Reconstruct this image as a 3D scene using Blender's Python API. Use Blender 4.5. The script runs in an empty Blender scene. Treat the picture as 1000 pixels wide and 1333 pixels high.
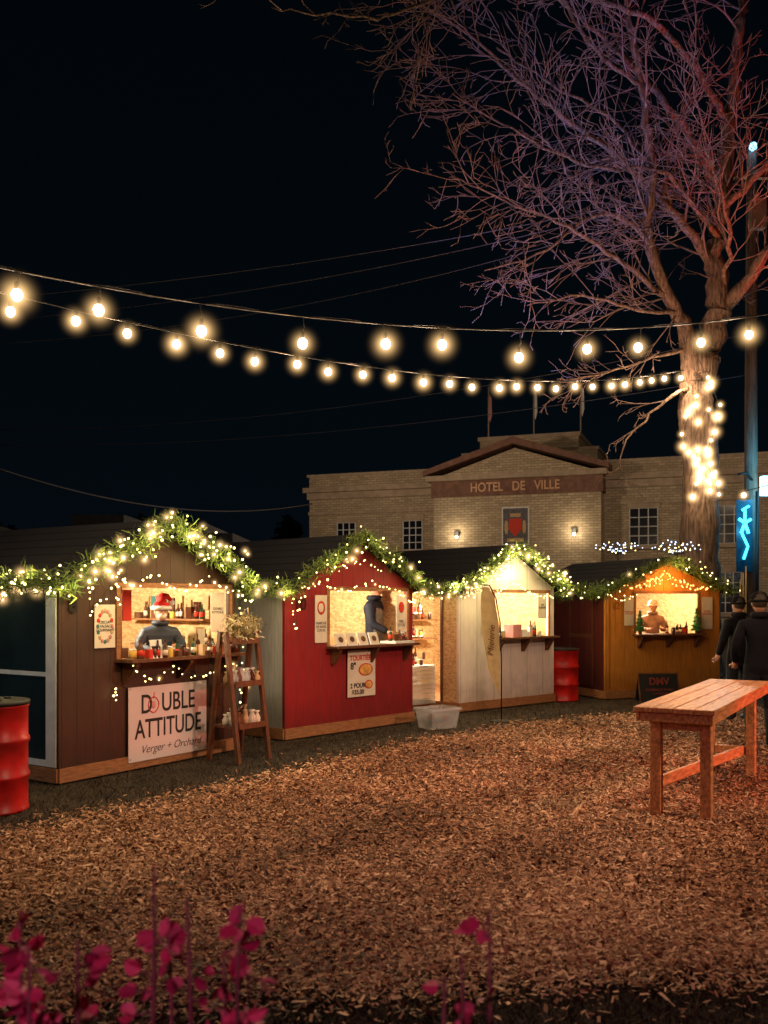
import bpy, math, random
import numpy as np
from mathutils import Vector, Matrix, Euler
random.seed(7); np.random.seed(7)
R=random.Random(11)
sc=bpy.context.scene
sc.view_settings.view_transform='Standard'
sc.view_settings.look='None'
sc.view_settings.exposure=0
# ------------------------------------------------------------ materials
def nt(name):
    m=bpy.data.materials.new(name); m.use_nodes=True
    t=m.node_tree; b=t.nodes.get('Principled BSDF')
    return m,t,b
def mat(name,c,rough=.7,var=.35,scale=8,bump=.0,metal=0,emit=None,es=0,spec=.4,stretch=(1,1,1),alpha=None,dist=.01):
    m,t,b=nt(name)
    b.inputs['Roughness'].default_value=rough; b.inputs['Metallic'].default_value=metal
    b.inputs['Specular IOR Level'].default_value=spec
    tc=t.nodes.new('ShaderNodeTexCoord'); mp=t.nodes.new('ShaderNodeMapping'); mp.inputs['Scale'].default_value=stretch
    t.links.new(tc.outputs['Object'],mp.inputs['Vector'])
    n=t.nodes.new('ShaderNodeTexNoise'); n.inputs['Scale'].default_value=scale; n.inputs['Detail'].default_value=6
    t.links.new(mp.outputs[0],n.inputs['Vector'])
    r=t.nodes.new('ShaderNodeValToRGB')
    r.color_ramp.elements[0].position=.3; r.color_ramp.elements[1].position=.7
    lo=[x*(1-var) for x in c]; hi=[min(1,x*(1+var)) for x in c]
    r.color_ramp.elements[0].color=(*lo,1); r.color_ramp.elements[1].color=(*hi,1)
    t.links.new(n.outputs['Fac'],r.inputs[0]); t.links.new(r.outputs[0],b.inputs['Base Color'])
    if bump:
        bp=t.nodes.new('ShaderNodeBump'); bp.inputs['Strength'].default_value=bump; bp.inputs['Distance'].default_value=dist
        t.links.new(n.outputs['Fac'],bp.inputs['Height']); t.links.new(bp.outputs[0],b.inputs['Normal'])
    if emit: b.inputs['Emission Color'].default_value=(*emit,1); b.inputs['Emission Strength'].default_value=es
    if alpha: b.inputs['Alpha'].default_value=alpha
    return m
def emis(name,c,s,samp=False):
    m=bpy.data.materials.new(name); m.use_nodes=True; t=m.node_tree; t.nodes.clear()
    e=t.nodes.new('ShaderNodeEmission'); e.inputs[0].default_value=(*c,1); e.inputs[1].default_value=s
    o=t.nodes.new('ShaderNodeOutputMaterial'); t.links.new(e.outputs[0],o.inputs[0])
    if not samp:
        try: m.cycles.emission_sampling='NONE'
        except Exception: pass
    return m
def siding(name,c,freq=5.0,rough=.6,lo=.72,gm=.7):
    m,t,b=nt(name); L=t.links
    b.inputs['Roughness'].default_value=rough
    tc=t.nodes.new('ShaderNodeTexCoord'); sp=t.nodes.new('ShaderNodeSeparateXYZ'); L.new(tc.outputs['Object'],sp.inputs[0])
    ad=t.nodes.new('ShaderNodeMath'); ad.operation='ADD'; L.new(sp.outputs[0],ad.inputs[0]); L.new(sp.outputs[1],ad.inputs[1])
    mu=t.nodes.new('ShaderNodeMath'); mu.operation='MULTIPLY'; L.new(ad.outputs[0],mu.inputs[0]); mu.inputs[1].default_value=freq
    fr=t.nodes.new('ShaderNodeMath'); fr.operation='FRACT'; L.new(mu.outputs[0],fr.inputs[0])
    r=t.nodes.new('ShaderNodeValToRGB'); e=r.color_ramp.elements
    e[0].position=0; e[0].color=(0,0,0,1); e[1].position=.07; e[1].color=(1,1,1,1)
    L.new(fr.outputs[0],r.inputs[0])
    mp=t.nodes.new('ShaderNodeMapping'); mp.inputs['Scale'].default_value=(14,14,1.6); L.new(tc.outputs['Object'],mp.inputs[0])
    n=t.nodes.new('ShaderNodeTexNoise'); n.inputs['Scale'].default_value=2.2; n.inputs['Detail'].default_value=8; L.new(mp.outputs[0],n.inputs[0])
    r2=t.nodes.new('ShaderNodeValToRGB'); r2.color_ramp.elements[0].position=.25; r2.color_ramp.elements[1].position=.75
    r2.color_ramp.elements[0].color=(*[x*lo for x in c],1); r2.color_ramp.elements[1].color=(*[min(1,x*1.15) for x in c],1)
    L.new(n.outputs['Fac'],r2.inputs[0])
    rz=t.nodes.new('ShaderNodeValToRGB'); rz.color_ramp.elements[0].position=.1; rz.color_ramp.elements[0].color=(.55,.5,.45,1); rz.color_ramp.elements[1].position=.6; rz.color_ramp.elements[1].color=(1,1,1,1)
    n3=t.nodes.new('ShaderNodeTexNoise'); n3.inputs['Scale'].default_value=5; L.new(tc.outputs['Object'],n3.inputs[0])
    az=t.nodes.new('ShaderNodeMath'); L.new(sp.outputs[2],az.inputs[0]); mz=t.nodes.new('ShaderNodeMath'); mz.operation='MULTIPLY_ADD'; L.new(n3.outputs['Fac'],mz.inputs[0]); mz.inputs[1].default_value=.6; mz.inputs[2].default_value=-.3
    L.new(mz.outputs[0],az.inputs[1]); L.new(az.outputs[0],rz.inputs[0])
    mx=t.nodes.new('ShaderNodeMix'); mx.data_type='RGBA'; mx.blend_type='MULTIPLY'; mx.inputs[0].default_value=gm
    L.new(r2.outputs[0],mx.inputs[6]); L.new(r.outputs[0],mx.inputs[7])
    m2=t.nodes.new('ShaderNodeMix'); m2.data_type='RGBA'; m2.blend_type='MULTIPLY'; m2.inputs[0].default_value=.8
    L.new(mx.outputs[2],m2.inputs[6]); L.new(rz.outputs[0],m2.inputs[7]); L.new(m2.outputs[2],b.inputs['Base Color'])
    bp=t.nodes.new('ShaderNodeBump'); bp.inputs['Strength'].default_value=.5; bp.inputs['Distance'].default_value=.01
    L.new(r.outputs[0],bp.inputs['Height']); L.new(bp.outputs[0],b.inputs['Normal'])
    return m
def attrramp(name,cols,rough=.8,trans=0):
    m,t,b=nt(name); b.inputs['Roughness'].default_value=rough; b.inputs['Specular IOR Level'].default_value=.3
    a=t.nodes.new('ShaderNodeAttribute'); a.attribute_name='rnd'
    r=t.nodes.new('ShaderNodeValToRGB'); e=r.color_ramp.elements
    while len(e)<len(cols): e.new(.5)
    for i,(p,c) in enumerate(cols): e[i].position=p; e[i].color=(*c,1)
    t.links.new(a.outputs['Fac'],r.inputs[0]); t.links.new(r.outputs[0],b.inputs['Base Color'])
    return m
def osb(name):
    m,t,b=nt(name); L=t.links; b.inputs['Roughness'].default_value=.75
    tc=t.nodes.new('ShaderNodeTexCoord'); v=t.nodes.new('ShaderNodeTexVoronoi'); v.inputs['Scale'].default_value=22
    mp=t.nodes.new('ShaderNodeMapping'); mp.inputs['Scale'].default_value=(1,1,2.2); mp.inputs['Rotation'].default_value=(.3,.5,.2)
    L.new(tc.outputs['Object'],mp.inputs[0]); L.new(mp.outputs[0],v.inputs['Vector'])
    sp=t.nodes.new('ShaderNodeSeparateColor'); L.new(v.outputs['Color'],sp.inputs[0])
    r=t.nodes.new('ShaderNodeValToRGB'); e=r.color_ramp.elements
    e[0].color=(.44,.25,.10,1); e[1].color=(.72,.50,.26,1); L.new(sp.outputs[0],r.inputs[0]); L.new(r.outputs[0],b.inputs['Base Color'])
    return m
M={}
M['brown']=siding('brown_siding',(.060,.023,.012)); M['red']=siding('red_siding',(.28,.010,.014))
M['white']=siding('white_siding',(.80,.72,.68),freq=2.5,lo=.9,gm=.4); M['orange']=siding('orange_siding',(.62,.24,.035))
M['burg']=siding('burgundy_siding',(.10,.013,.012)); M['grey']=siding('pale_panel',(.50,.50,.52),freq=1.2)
M['osb']=osb('osb_board')
M['roof']=mat('roof_shingle',(.006,.007,.009),.95,.5,30,.6,spec=.15)
M['trimw']=mat('white_trim',(.7,.7,.68),.5,.1)
M['glass']=mat('dark_pane',(.012,.026,.032),.3,.3,3)
M['wood']=mat('pine_wood',(.32,.14,.06),.65,.35,6,.3,stretch=(2,2,14))
M['woodx']=mat('table_wood',(.46,.20,.08),.42,.45,4,.4,stretch=(1.2,12,9))
M['dwood']=mat('dark_wood',(.13,.05,.022),.6,.4,6,.3,stretch=(8,8,2))
M['black']=mat('black',(.012,.012,.013),.6,.2)
M['wire']=mat('cable_black',(.02,.018,.016),.6,.2)
M['drum']=mat('red_drum_paint',(.45,.01,.01),.36,.4,5,.15)
M['cream']=mat('cream_card',(.75,.66,.55),.7,.08)
M['paper']=mat('white_paper',(.78,.76,.74),.7,.06)
M['ink']=mat('ink',(.02,.018,.018),.7,.1)
M['redink']=mat('red_ink',(.6,.04,.02),.7,.1)
M['pie']=mat('pie',(.75,.38,.1),.7,.4,20)
M['yellow']=mat('yellow_thing',(.75,.5,.1),.6,.2); M['teal']=mat('teal_thing',(.05,.18,.18),.5,.2)
M['pink']=mat('pink_thing',(.6,.25,.25),.6,.2); M['brownglass']=mat('brown_glass',(.07,.02,.01),.15,.3,5,spec=.7)
M['greenglass']=mat('green_glass',(.02,.05,.02),.12,.3,5,spec=.7)
M['clear']=mat('clear_plastic',(.7,.72,.75),.25,.1,alpha=.35)
M['tan']=mat('tan_thing',(.5,.32,.16),.7,.2)
M['needle']=attrramp('garland_needles',[(0,(.03,.06,.02)),(.5,(.10,.16,.035)),(1,(.26,.32,.07))])
M['fairy']=emis('fairy_bulb_glow',(1,.78,.28),6)
M['fairyo']=emis('fairy_bulb_amber',(1,.42,.10),5)
M['fairyb']=emis('fairy_bulb_cool',(.55,.7,1),5)
M['bulb']=emis('bulb_glow',(1,.88,.66),16)
M['skin']=mat('skin',(.50,.26,.17),.5,.1)
M['flag']=mat('tan_flag_cloth',(.46,.35,.17),.8,.15)
# ------------------------------------------------------------ mesh builder
class MB:
    def __init__(s): s.v=[]; s.f=[]; s.m=[]; s.mats=[]; s.T=Matrix.Identity(4); s.smooth=[]
    def mi(s,m):
        m=M[m] if isinstance(m,str) else m
        if m not in s.mats: s.mats.append(m)
        return s.mats.index(m)
    def add(s,vs,fs,m,smooth=False):
        k=len(s.v); i=s.mi(m)
        s.v+= [tuple(s.T@Vector(p)) for p in vs]
        for f in fs: s.f.append(tuple(k+a for a in f)); s.m.append(i); s.smooth.append(smooth)
    def box(s,x0,x1,y0,y1,z0,z1,m):
        vs=[(x,y,z) for x in (x0,x1) for y in (y0,y1) for z in (z0,z1)]
        s.add(vs,[(0,1,3,2),(4,6,7,5),(0,4,5,1),(2,3,7,6),(0,2,6,4),(1,5,7,3)],m)
    def prism(s,poly,y0,y1,m):
        n=len(poly); vs=[(x,y0,z) for x,z in poly]+[(x,y1,z) for x,z in poly]
        fs=[tuple(range(n)),tuple(range(2*n-1,n-1,-1))]+[(i,i+n,(i+1)%n+n,(i+1)%n) for i in range(n)]
        s.add(vs,fs,m)
    def prismx(s,poly,x0,x1,m):
        n=len(poly); vs=[(x0,y,z) for y,z in poly]+[(x1,y,z) for y,z in poly]
        fs=[tuple(range(n)),tuple(range(2*n-1,n-1,-1))]+[(i,i+n,(i+1)%n+n,(i+1)%n) for i in range(n)]
        s.add(vs,fs,m)
    def lathe(s,c,prof,m,n=14):
        vs=[];fs=[]
        for r,z in prof:
            for i in range(n):
                a=2*math.pi*i/n; vs.append((c[0]+r*math.cos(a),c[1]+r*math.sin(a),c[2]+z))
        for j in range(len(prof)-1):
            for i in range(n):
                a=j*n+i;b=j*n+(i+1)%n; fs.append((a,b,b+n,a+n))
        fs.append(tuple(range(n-1,-1,-1))); k=(len(prof)-1)*n; fs.append(tuple(range(k,k+n)))
        s.add(vs,fs,m,True)
    def tube(s,pts,rad,m,n=6):
        pts=[Vector(p) for p in pts]; 
        if not hasattr(rad,'__len__'): rad=[rad]*len(pts)
        vs=[];fs=[]
        ref=Vector((0.13,0.21,.97))
        for i,p in enumerate(pts):
            d=(pts[min(i+1,len(pts)-1)]-pts[max(i-1,0)])
            if d.length<1e-9: d=Vector((0,0,1))
            d.normalize()
            u=d.cross(ref)
            if u.length<.15: u=d.cross(Vector((1,0,0)))
            u.normalize(); w=d.cross(u)
            for k in range(n):
                a=2*math.pi*k/n; vs.append(tuple(p+(u*math.cos(a)+w*math.sin(a))*rad[i]))
        for j in range(len(pts)-1):
            for k in range(n):
                a=j*n+k;b=j*n+(k+1)%n; fs.append((a,b,b+n,a+n))
        fs.append(tuple(range(n-1,-1,-1))); k=(len(pts)-1)*n; fs.append(tuple(range(k,k+n)))
        s.add(vs,fs,m,True)
    def ball(s,c,r,m,n=8,h=5):
        if not hasattr(r,'__len__'): r=(r,r,r)
        vs=[(c[0],c[1],c[2]-r[2])];fs=[]
        for j in range(1,h):
            t=-math.pi/2+math.pi*j/h
            for i in range(n):
                a=2*math.pi*i/n; vs.append((c[0]+r[0]*math.cos(t)*math.cos(a),c[1]+r[1]*math.cos(t)*math.sin(a),c[2]+r[2]*math.sin(t)))
        vs.append((c[0],c[1],c[2]+r[2])); e=len(vs)-1
        for i in range(n):
            fs.append((0,1+(i+1)%n,1+i)); fs.append((e,e-n+i,e-n+(i+1)%n))
        for j in range(h-2):
            for i in range(n):
                a=1+j*n+i;b=1+j*n+(i+1)%n; fs.append((a,b,b+n,a+n))
        s.add(vs,fs,m,True)
    def build(s,name,parent=None,bevel=0):
        me=bpy.data.meshes.new(name); me.from_pydata(s.v,[],s.f)
        for m in s.mats: me.materials.append(m)
        me.polygons.foreach_set('material_index',s.m); me.polygons.foreach_set('use_smooth',s.smooth); me.update()
        o=bpy.data.objects.new(name,me); sc.collection.objects.link(o)
        if parent: o.parent=parent
        if bevel:
            b=o.modifiers.new('bevel','BEVEL'); b.width=bevel; b.segments=1; b.limit_method='ANGLE'
        return o
def quads(name,V,rnd,m,parent=None):
    n=len(V); k=V.shape[1]
    me=bpy.data.meshes.new(name); me.vertices.add(n*k); me.vertices.foreach_set('co',V.reshape(-1).astype(np.float32))
    me.loops.add(n*k); me.loops.foreach_set('vertex_index',np.arange(n*k,dtype=np.int32))
    me.polygons.add(n); me.polygons.foreach_set('loop_start',(np.arange(n)*k).astype(np.int32))
    try: me.polygons.foreach_set('loop_total',np.full(n,k,dtype=np.int32))
    except Exception: pass
    a=me.attributes.new('rnd','FLOAT','POINT'); a.data.foreach_set('value',np.repeat(rnd,k).astype(np.float32))
    me.update(calc_edges=True); me.validate()
    me.materials.append(m); o=bpy.data.objects.new(name,me); sc.collection.objects.link(o)
    if parent: o.parent=parent
    return o
def empty(name,loc=(0,0,0),rz=0):
    o=bpy.data.objects.new(name,None); o.location=loc; o.rotation_euler=(0,0,rz); o.empty_display_size=.2
    sc.collection.objects.link(o); return o
def text(par,body,size,loc,m,rot=(math.pi/2,0,0),name='lettering',sx=1,bold=0,sp=1,shear=0):
    c=bpy.data.curves.new(name,'FONT'); c.body=body; c.size=size; c.align_x='CENTER'; c.align_y='CENTER'
    c.offset=bold; c.extrude=.001; c.space_line=sp; c.shear=shear
    o=bpy.data.objects.new(name,c); c.materials.append(M[m] if isinstance(m,str) else m); sc.collection.objects.link(o)
    o.parent=par; o.location=loc; o.rotation_euler=rot; o.scale=(sx,1,1); return o
def light(name,kind,loc,e,c,par=None,rad=.05,target=None,angle=60,blend=.6):
    l=bpy.data.lights.new(name,kind); l.energy=e; l.color=c
    if kind in('POINT','SPOT'): l.shadow_soft_size=rad
    o=bpy.data.objects.new(name,l); sc.collection.objects.link(o); o.location=loc
    if par: o.parent=par
    if kind=='SPOT':
        l.spot_size=math.radians(angle); l.spot_blend=blend
        d=Vector(target)-Vector(loc); o.rotation_euler=d.to_track_quat('-Z','Y').to_euler()
    return o
halo=bpy.data.materials.new('bulb_bloom'); halo.use_nodes=True; t=halo.node_tree; t.nodes.clear(); o_=t.nodes.new('ShaderNodeOutputMaterial'); em=t.nodes.new('ShaderNodeEmission'); em.inputs[0].default_value=(1,.60,.24,1)  # lens bloom around bulbs, imitated by a glowing emission volume
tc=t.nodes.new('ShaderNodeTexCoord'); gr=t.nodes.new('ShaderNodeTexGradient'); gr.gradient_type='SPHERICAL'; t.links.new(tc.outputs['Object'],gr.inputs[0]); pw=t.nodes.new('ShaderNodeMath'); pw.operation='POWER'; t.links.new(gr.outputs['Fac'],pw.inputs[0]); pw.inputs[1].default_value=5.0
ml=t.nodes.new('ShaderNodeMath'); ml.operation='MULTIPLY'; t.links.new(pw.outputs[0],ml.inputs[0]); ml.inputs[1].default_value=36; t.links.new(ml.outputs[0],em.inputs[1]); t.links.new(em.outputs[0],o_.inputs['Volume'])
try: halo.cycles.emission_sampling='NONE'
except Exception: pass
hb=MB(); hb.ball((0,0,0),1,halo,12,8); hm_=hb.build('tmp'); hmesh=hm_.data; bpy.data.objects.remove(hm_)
def bloom(par,q,r):
    h=bpy.data.objects.new('bulb_bloom',hmesh); sc.collection.objects.link(h); h.parent=par; h.location=q; h.scale=(r,)*3
# ------------------------------------------------------------ camera / world
cam=bpy.data.cameras.new('camera'); co=bpy.data.objects.new('camera',cam); sc.collection.objects.link(co)
co.location=(0,0,1.7); co.rotation_euler=(math.pi/2,0,0); cam.lens=32.95; cam.sensor_width=36; cam.sensor_fit='AUTO'
cam.shift_y=.0874; cam.clip_end=2000; cam.dof.use_dof=True; cam.dof.focus_distance=11.5; cam.dof.aperture_fstop=2.8
sc.camera=co
w=bpy.data.worlds.new('World'); sc.world=w; w.use_nodes=True; t=w.node_tree; bg=t.nodes['Background']
tc=t.nodes.new('ShaderNodeTexCoord'); sp=t.nodes.new('ShaderNodeSeparateXYZ'); t.links.new(tc.outputs['Generated'],sp.inputs[0])
rr=t.nodes.new('ShaderNodeValToRGB'); e=rr.color_ramp.elements
e[0].position=0; e[0].color=(.0013,.0032,.0050,1); e[1].position=.6; e[1].color=(.0005,.0014,.0024,1)
t.links.new(sp.outputs[2],rr.inputs[0]); t.links.new(rr.outputs[0],bg.inputs[0]); bg.inputs[1].default_value=1
# ------------------------------------------------------------ ground
g=MB(); g.add([(-300,-100,0),(300,-100,0),(300,500,0),(-300,500,0)],[(0,1,2,3)],mat('soil',(.026,.018,.012),.95,.6,3,.8,dist=.03)); g.build('ground')
edge=[(-6,5.0),(-4,5.9),(-2.68,6.6),(-1.38,8.4),(.37,11.3),(2.0,12.9),(3.7,13.9),(7,14.9),(12,15.5),(15,14),(15,4.1),(4,4.35),(1,4.3),(-2,4.0),(-6,3.7)]
def inpoly(x,y,P):
    ins=np.zeros(len(x),bool); n=len(P); j=n-1
    for i in range(n):
        xi,yi=P[i];xj,yj=P[j]
        c=((yi>y)!=(yj>y))&(x<(xj-xi)*(y-yi)/(yj-yi+1e-12)+xi); ins^=c; j=i
    return ins
pe=[]
for i in range(len(edge)):
    a=edge[i];b=edge[(i+1)%len(edge)]; L=math.dist(a,b); n=max(1,int(L/.15))
    for k in range(n):
        tt=k/n; pe.append((a[0]+(b[0]-a[0])*tt+R.uniform(-.06,.06),a[1]+(b[1]-a[1])*tt+R.uniform(-.06,.06),.006))
g=MB(); g.add(pe,[tuple(range(len(pe)))],mat('chip_bed',(.10,.045,.022),.95,.6,30,1.0)); g.build('wood_chip_path')
N=520000
yy=3.6+ (np.random.rand(N)**1.6)*12.0; xx=(np.random.rand(N)*1.1-.5)*yy*.95+np.random.rand(N)*.3
jx=xx+np.random.randn(N)*.20; jy=yy+np.random.randn(N)*.20
k=inpoly(jx,jy,edge); xx=xx[k];yy=yy[k];n=len(xx)
ln=np.random.uniform(.007,.020,n)*np.where(np.random.rand(n)<.08,1.7,1)*(1+.02*(yy-4)); wd=ln*np.random.uniform(.18,.5,n); ya=np.random.rand(n)*6.283
ti=np.random.randn(n)*.32; tj=np.random.randn(n)*.32
ux=np.stack([np.cos(ya)*np.cos(ti),np.sin(ya)*np.cos(ti),np.sin(ti)],1); vx=np.stack([-np.sin(ya)*np.cos(tj),np.cos(ya)*np.cos(tj),np.sin(tj)],1)
und=.014*np.sin(xx*2.3+yy)*np.sin(yy*1.9)+.012*np.sin(xx*5.1)*np.sin(yy*4.3+1)
c=np.stack([xx,yy,.028+np.random.rand(n)*.018+und*.8],1)
U=ux*ln[:,None]; W=vx*wd[:,None]
V=np.stack([c-U-W,c+U-W*.7,c+U*1.1+W,c-U+W*.8],1)
tone=np.clip(np.random.rand(n)+.18*np.sin(xx*1.3+yy*.7)*np.sin(yy*1.1-xx*.4)+.08*np.sin(xx*3.7-yy*2.9),0,1)
quads('wood_chips',V,tone,attrramp('chips',[(0,(.05,.019,.009)),(.3,(.20,.082,.036)),(.72,(.42,.195,.095)),(1,(.74,.46,.28))],.65))
N=140000; yy=3.3+np.random.rand(N)**1.4*15; xx=(np.random.rand(N)*1.1-.55)*yy; k=~inpoly(xx+np.random.randn(N)*.1,yy+np.random.randn(N)*.1,edge)
xx=xx[k];yy=yy[k];n=len(xx); a=np.random.rand(n)*6.283; h=np.random.uniform(.01,.045,n); l=np.random.randn(n,2)*.025
base=np.stack([xx,yy,np.zeros(n)],1); s=np.stack([np.cos(a),np.sin(a),a*0],1)*.0035; top=base+np.stack([l[:,0],l[:,1],h],1)
quads('dry_grass',np.stack([base-s,base+s,top+s*.3,top-s*.3],1),np.random.rand(n),attrramp('grass_blades',[(0,(.016,.013,.007)),(.6,(.05,.038,.018)),(1,(.13,.09,.045))]))
# ------------------------------------------------------------ garlands
def along(path,step):
    out=[];P=[Vector(p) for p in path]
    for a,b in zip(P,P[1:]):
        n=max(1,int((b-a).length/step))
        for k in range(n): out.append(a.lerp(b,k/n))
    out.append(P[-1]); return out
def garland(par,path,rad=.10,dens=1000,bulbs=17,bm='fairy',lamps=0,lc=(1,.80,.32),le=3,front=(0,-1,0),hz=0):
    pts=along(path,.05)
    pts=[p+Vector((R.gauss(0,.008),0,.03*math.sin(i*.35)+R.gauss(0,.008))) for i,p in enumerate(pts)]
    P=np.array([tuple(p) for p in pts]); L=sum((Vector(b)-Vector(a)).length for a,b in zip(path,path[1:]))
    n=int(L*dens); idx=np.random.randint(0,len(P),n); d=np.random.randn(n,3); d/=np.linalg.norm(d,axis=1)[:,None]
    clump=.5+.75*np.sin(idx*.9+np.sin(idx*.37)*2)**2
    c=P[idx]+d*(np.random.rand(n)**.6*rad*clump)[:,None]*.9+np.random.randn(n,3)*.018
    dr=d+np.random.randn(n,3)*.6; dr/=np.linalg.norm(dr,axis=1)[:,None]; sd=np.cross(dr,np.random.randn(n,3)); sd/=np.linalg.norm(sd,axis=1)[:,None]
    U=dr*np.random.uniform(.02,.055,n)[:,None]; W=sd*np.random.uniform(.003,.007,n)[:,None]
    quads('garland_needles',np.stack([c-U-W,c-U+W,c+U+W*.5,c+U-W*.5],1),np.random.rand(n),M['needle'],par)
    b=MB()
    b.tube([tuple(p) for p in pts],.012,'wire',5)
    nb=int(L*bulbs)
    for i in range(nb):
        p=pts[R.randrange(len(pts))]; q=Vector((R.gauss(0,1),R.gauss(0,1),R.gauss(0,1))); q.normalize(); q=q*rad*R.uniform(.5,1.15)+Vector(front)*rad*.5
        b.ball(tuple(p+q),R.uniform(.009,.015),bm,6,4)
        if hz and R.random()<hz: bloom(par,p+q,R.uniform(.08,.14))
    b.build('garland_lights',par)
    for i in range(lamps):
        p=pts[int((i+.5)/lamps*len(pts))]; light('garland_glow','POINT',tuple(p+Vector(front)*.20+Vector((0,0,R.uniform(-.08,.08)))),le,lc,par,.05)
def fairy_string(par,path,n,bm='fairy',r=.010,sag=.03,hz=0):
    b=MB(); pts=[]
    P=[Vector(p) for p in path]
    for a,c in zip(P,P[1:]):
        for k in range(8):
            t=k/8; p=a.lerp(c,t); p.z-=sag*4*t*(1-t); pts.append(p)
    pts.append(P[-1]); b.tube(pts,.003,'wire',4)
    for i in range(n):
        p=pts[int(i/n*len(pts))].lerp(pts[min(len(pts)-1,int(i/n*len(pts))+1)],R.random()); q=(p.x+R.uniform(-.02,.02),p.y-.012,p.z-R.uniform(-.01,.05)); b.ball(q,r*R.uniform(.8,1.3),bm,6,4)
        if hz and R.random()<hz: bloom(par,q,R.uniform(.06,.10))
    return b.build('fairy_lights',par)
# ------------------------------------------------------------ goods
def bottle(b,x,y,z,m,h=.26,r=.035):
    b.lathe((x,y,z),[(r*.9,0),(r,.01),(r,h*.6),(r*.4,h*.75),(r*.35,h*.98),(r*.42,h)],m,10)
    b.lathe((x,y,z+h*.15),[(r*1.03,0),(r*1.03,h*.3)],'cream' if R.random()<.6 else 'redink',10)
def jar(b,x,y,z,m,h=.12,r=.04):
    b.lathe((x,y,z),[(r*.9,0),(r,.01),(r,h*.75),(r*.85,h*.82)],m,10); b.lathe((x,y,z+h*.82),[(r*.92,0),(r*.92,h*.18)],'black' if R.random()<.5 else 'trimw',10)
def goods(b,x0,x1,y0,y1,z,n,tall=1):
    for i in range(n):
        x=x0+(x1-x0)*(i+.5)/n+R.uniform(-.02,.02); y=R.uniform(y0,y1); k=R.random()
        if k<.35: bottle(b,x,y,z,R.choice(['brownglass','greenglass','dwood']),R.uniform(.18,.27)*tall,R.uniform(.022,.032))
        elif k<.7: jar(b,x,y,z,R.choice(['redink','yellow','brownglass','dwood','tan','brownglass']),R.uniform(.08,.13),R.uniform(.026,.038))
        else:
            w=R.uniform(.02,.05);h=R.uniform(.06,.17)*tall; b.box(x-w,x+w,y-.03,y+.03,z,z+h,R.choice(['cream','tan','redink','dwood','brownglass']))
def wallgoods(b,w,y0,y1,zs,n):
    for z in zs:
        b.T=Matrix.Identity(4); b.box(w-.22,w-.066,y0,y1,z-.02,z,'wood')
        b.T=Matrix.Translation((w-.14,0,0))@Euler((0,0,math.pi/2)).to_matrix().to_4x4(); goods(b,y0+.03,y1-.03,-.04,.04,z,n,.85)
    b.T=Matrix.Identity(4)
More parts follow.
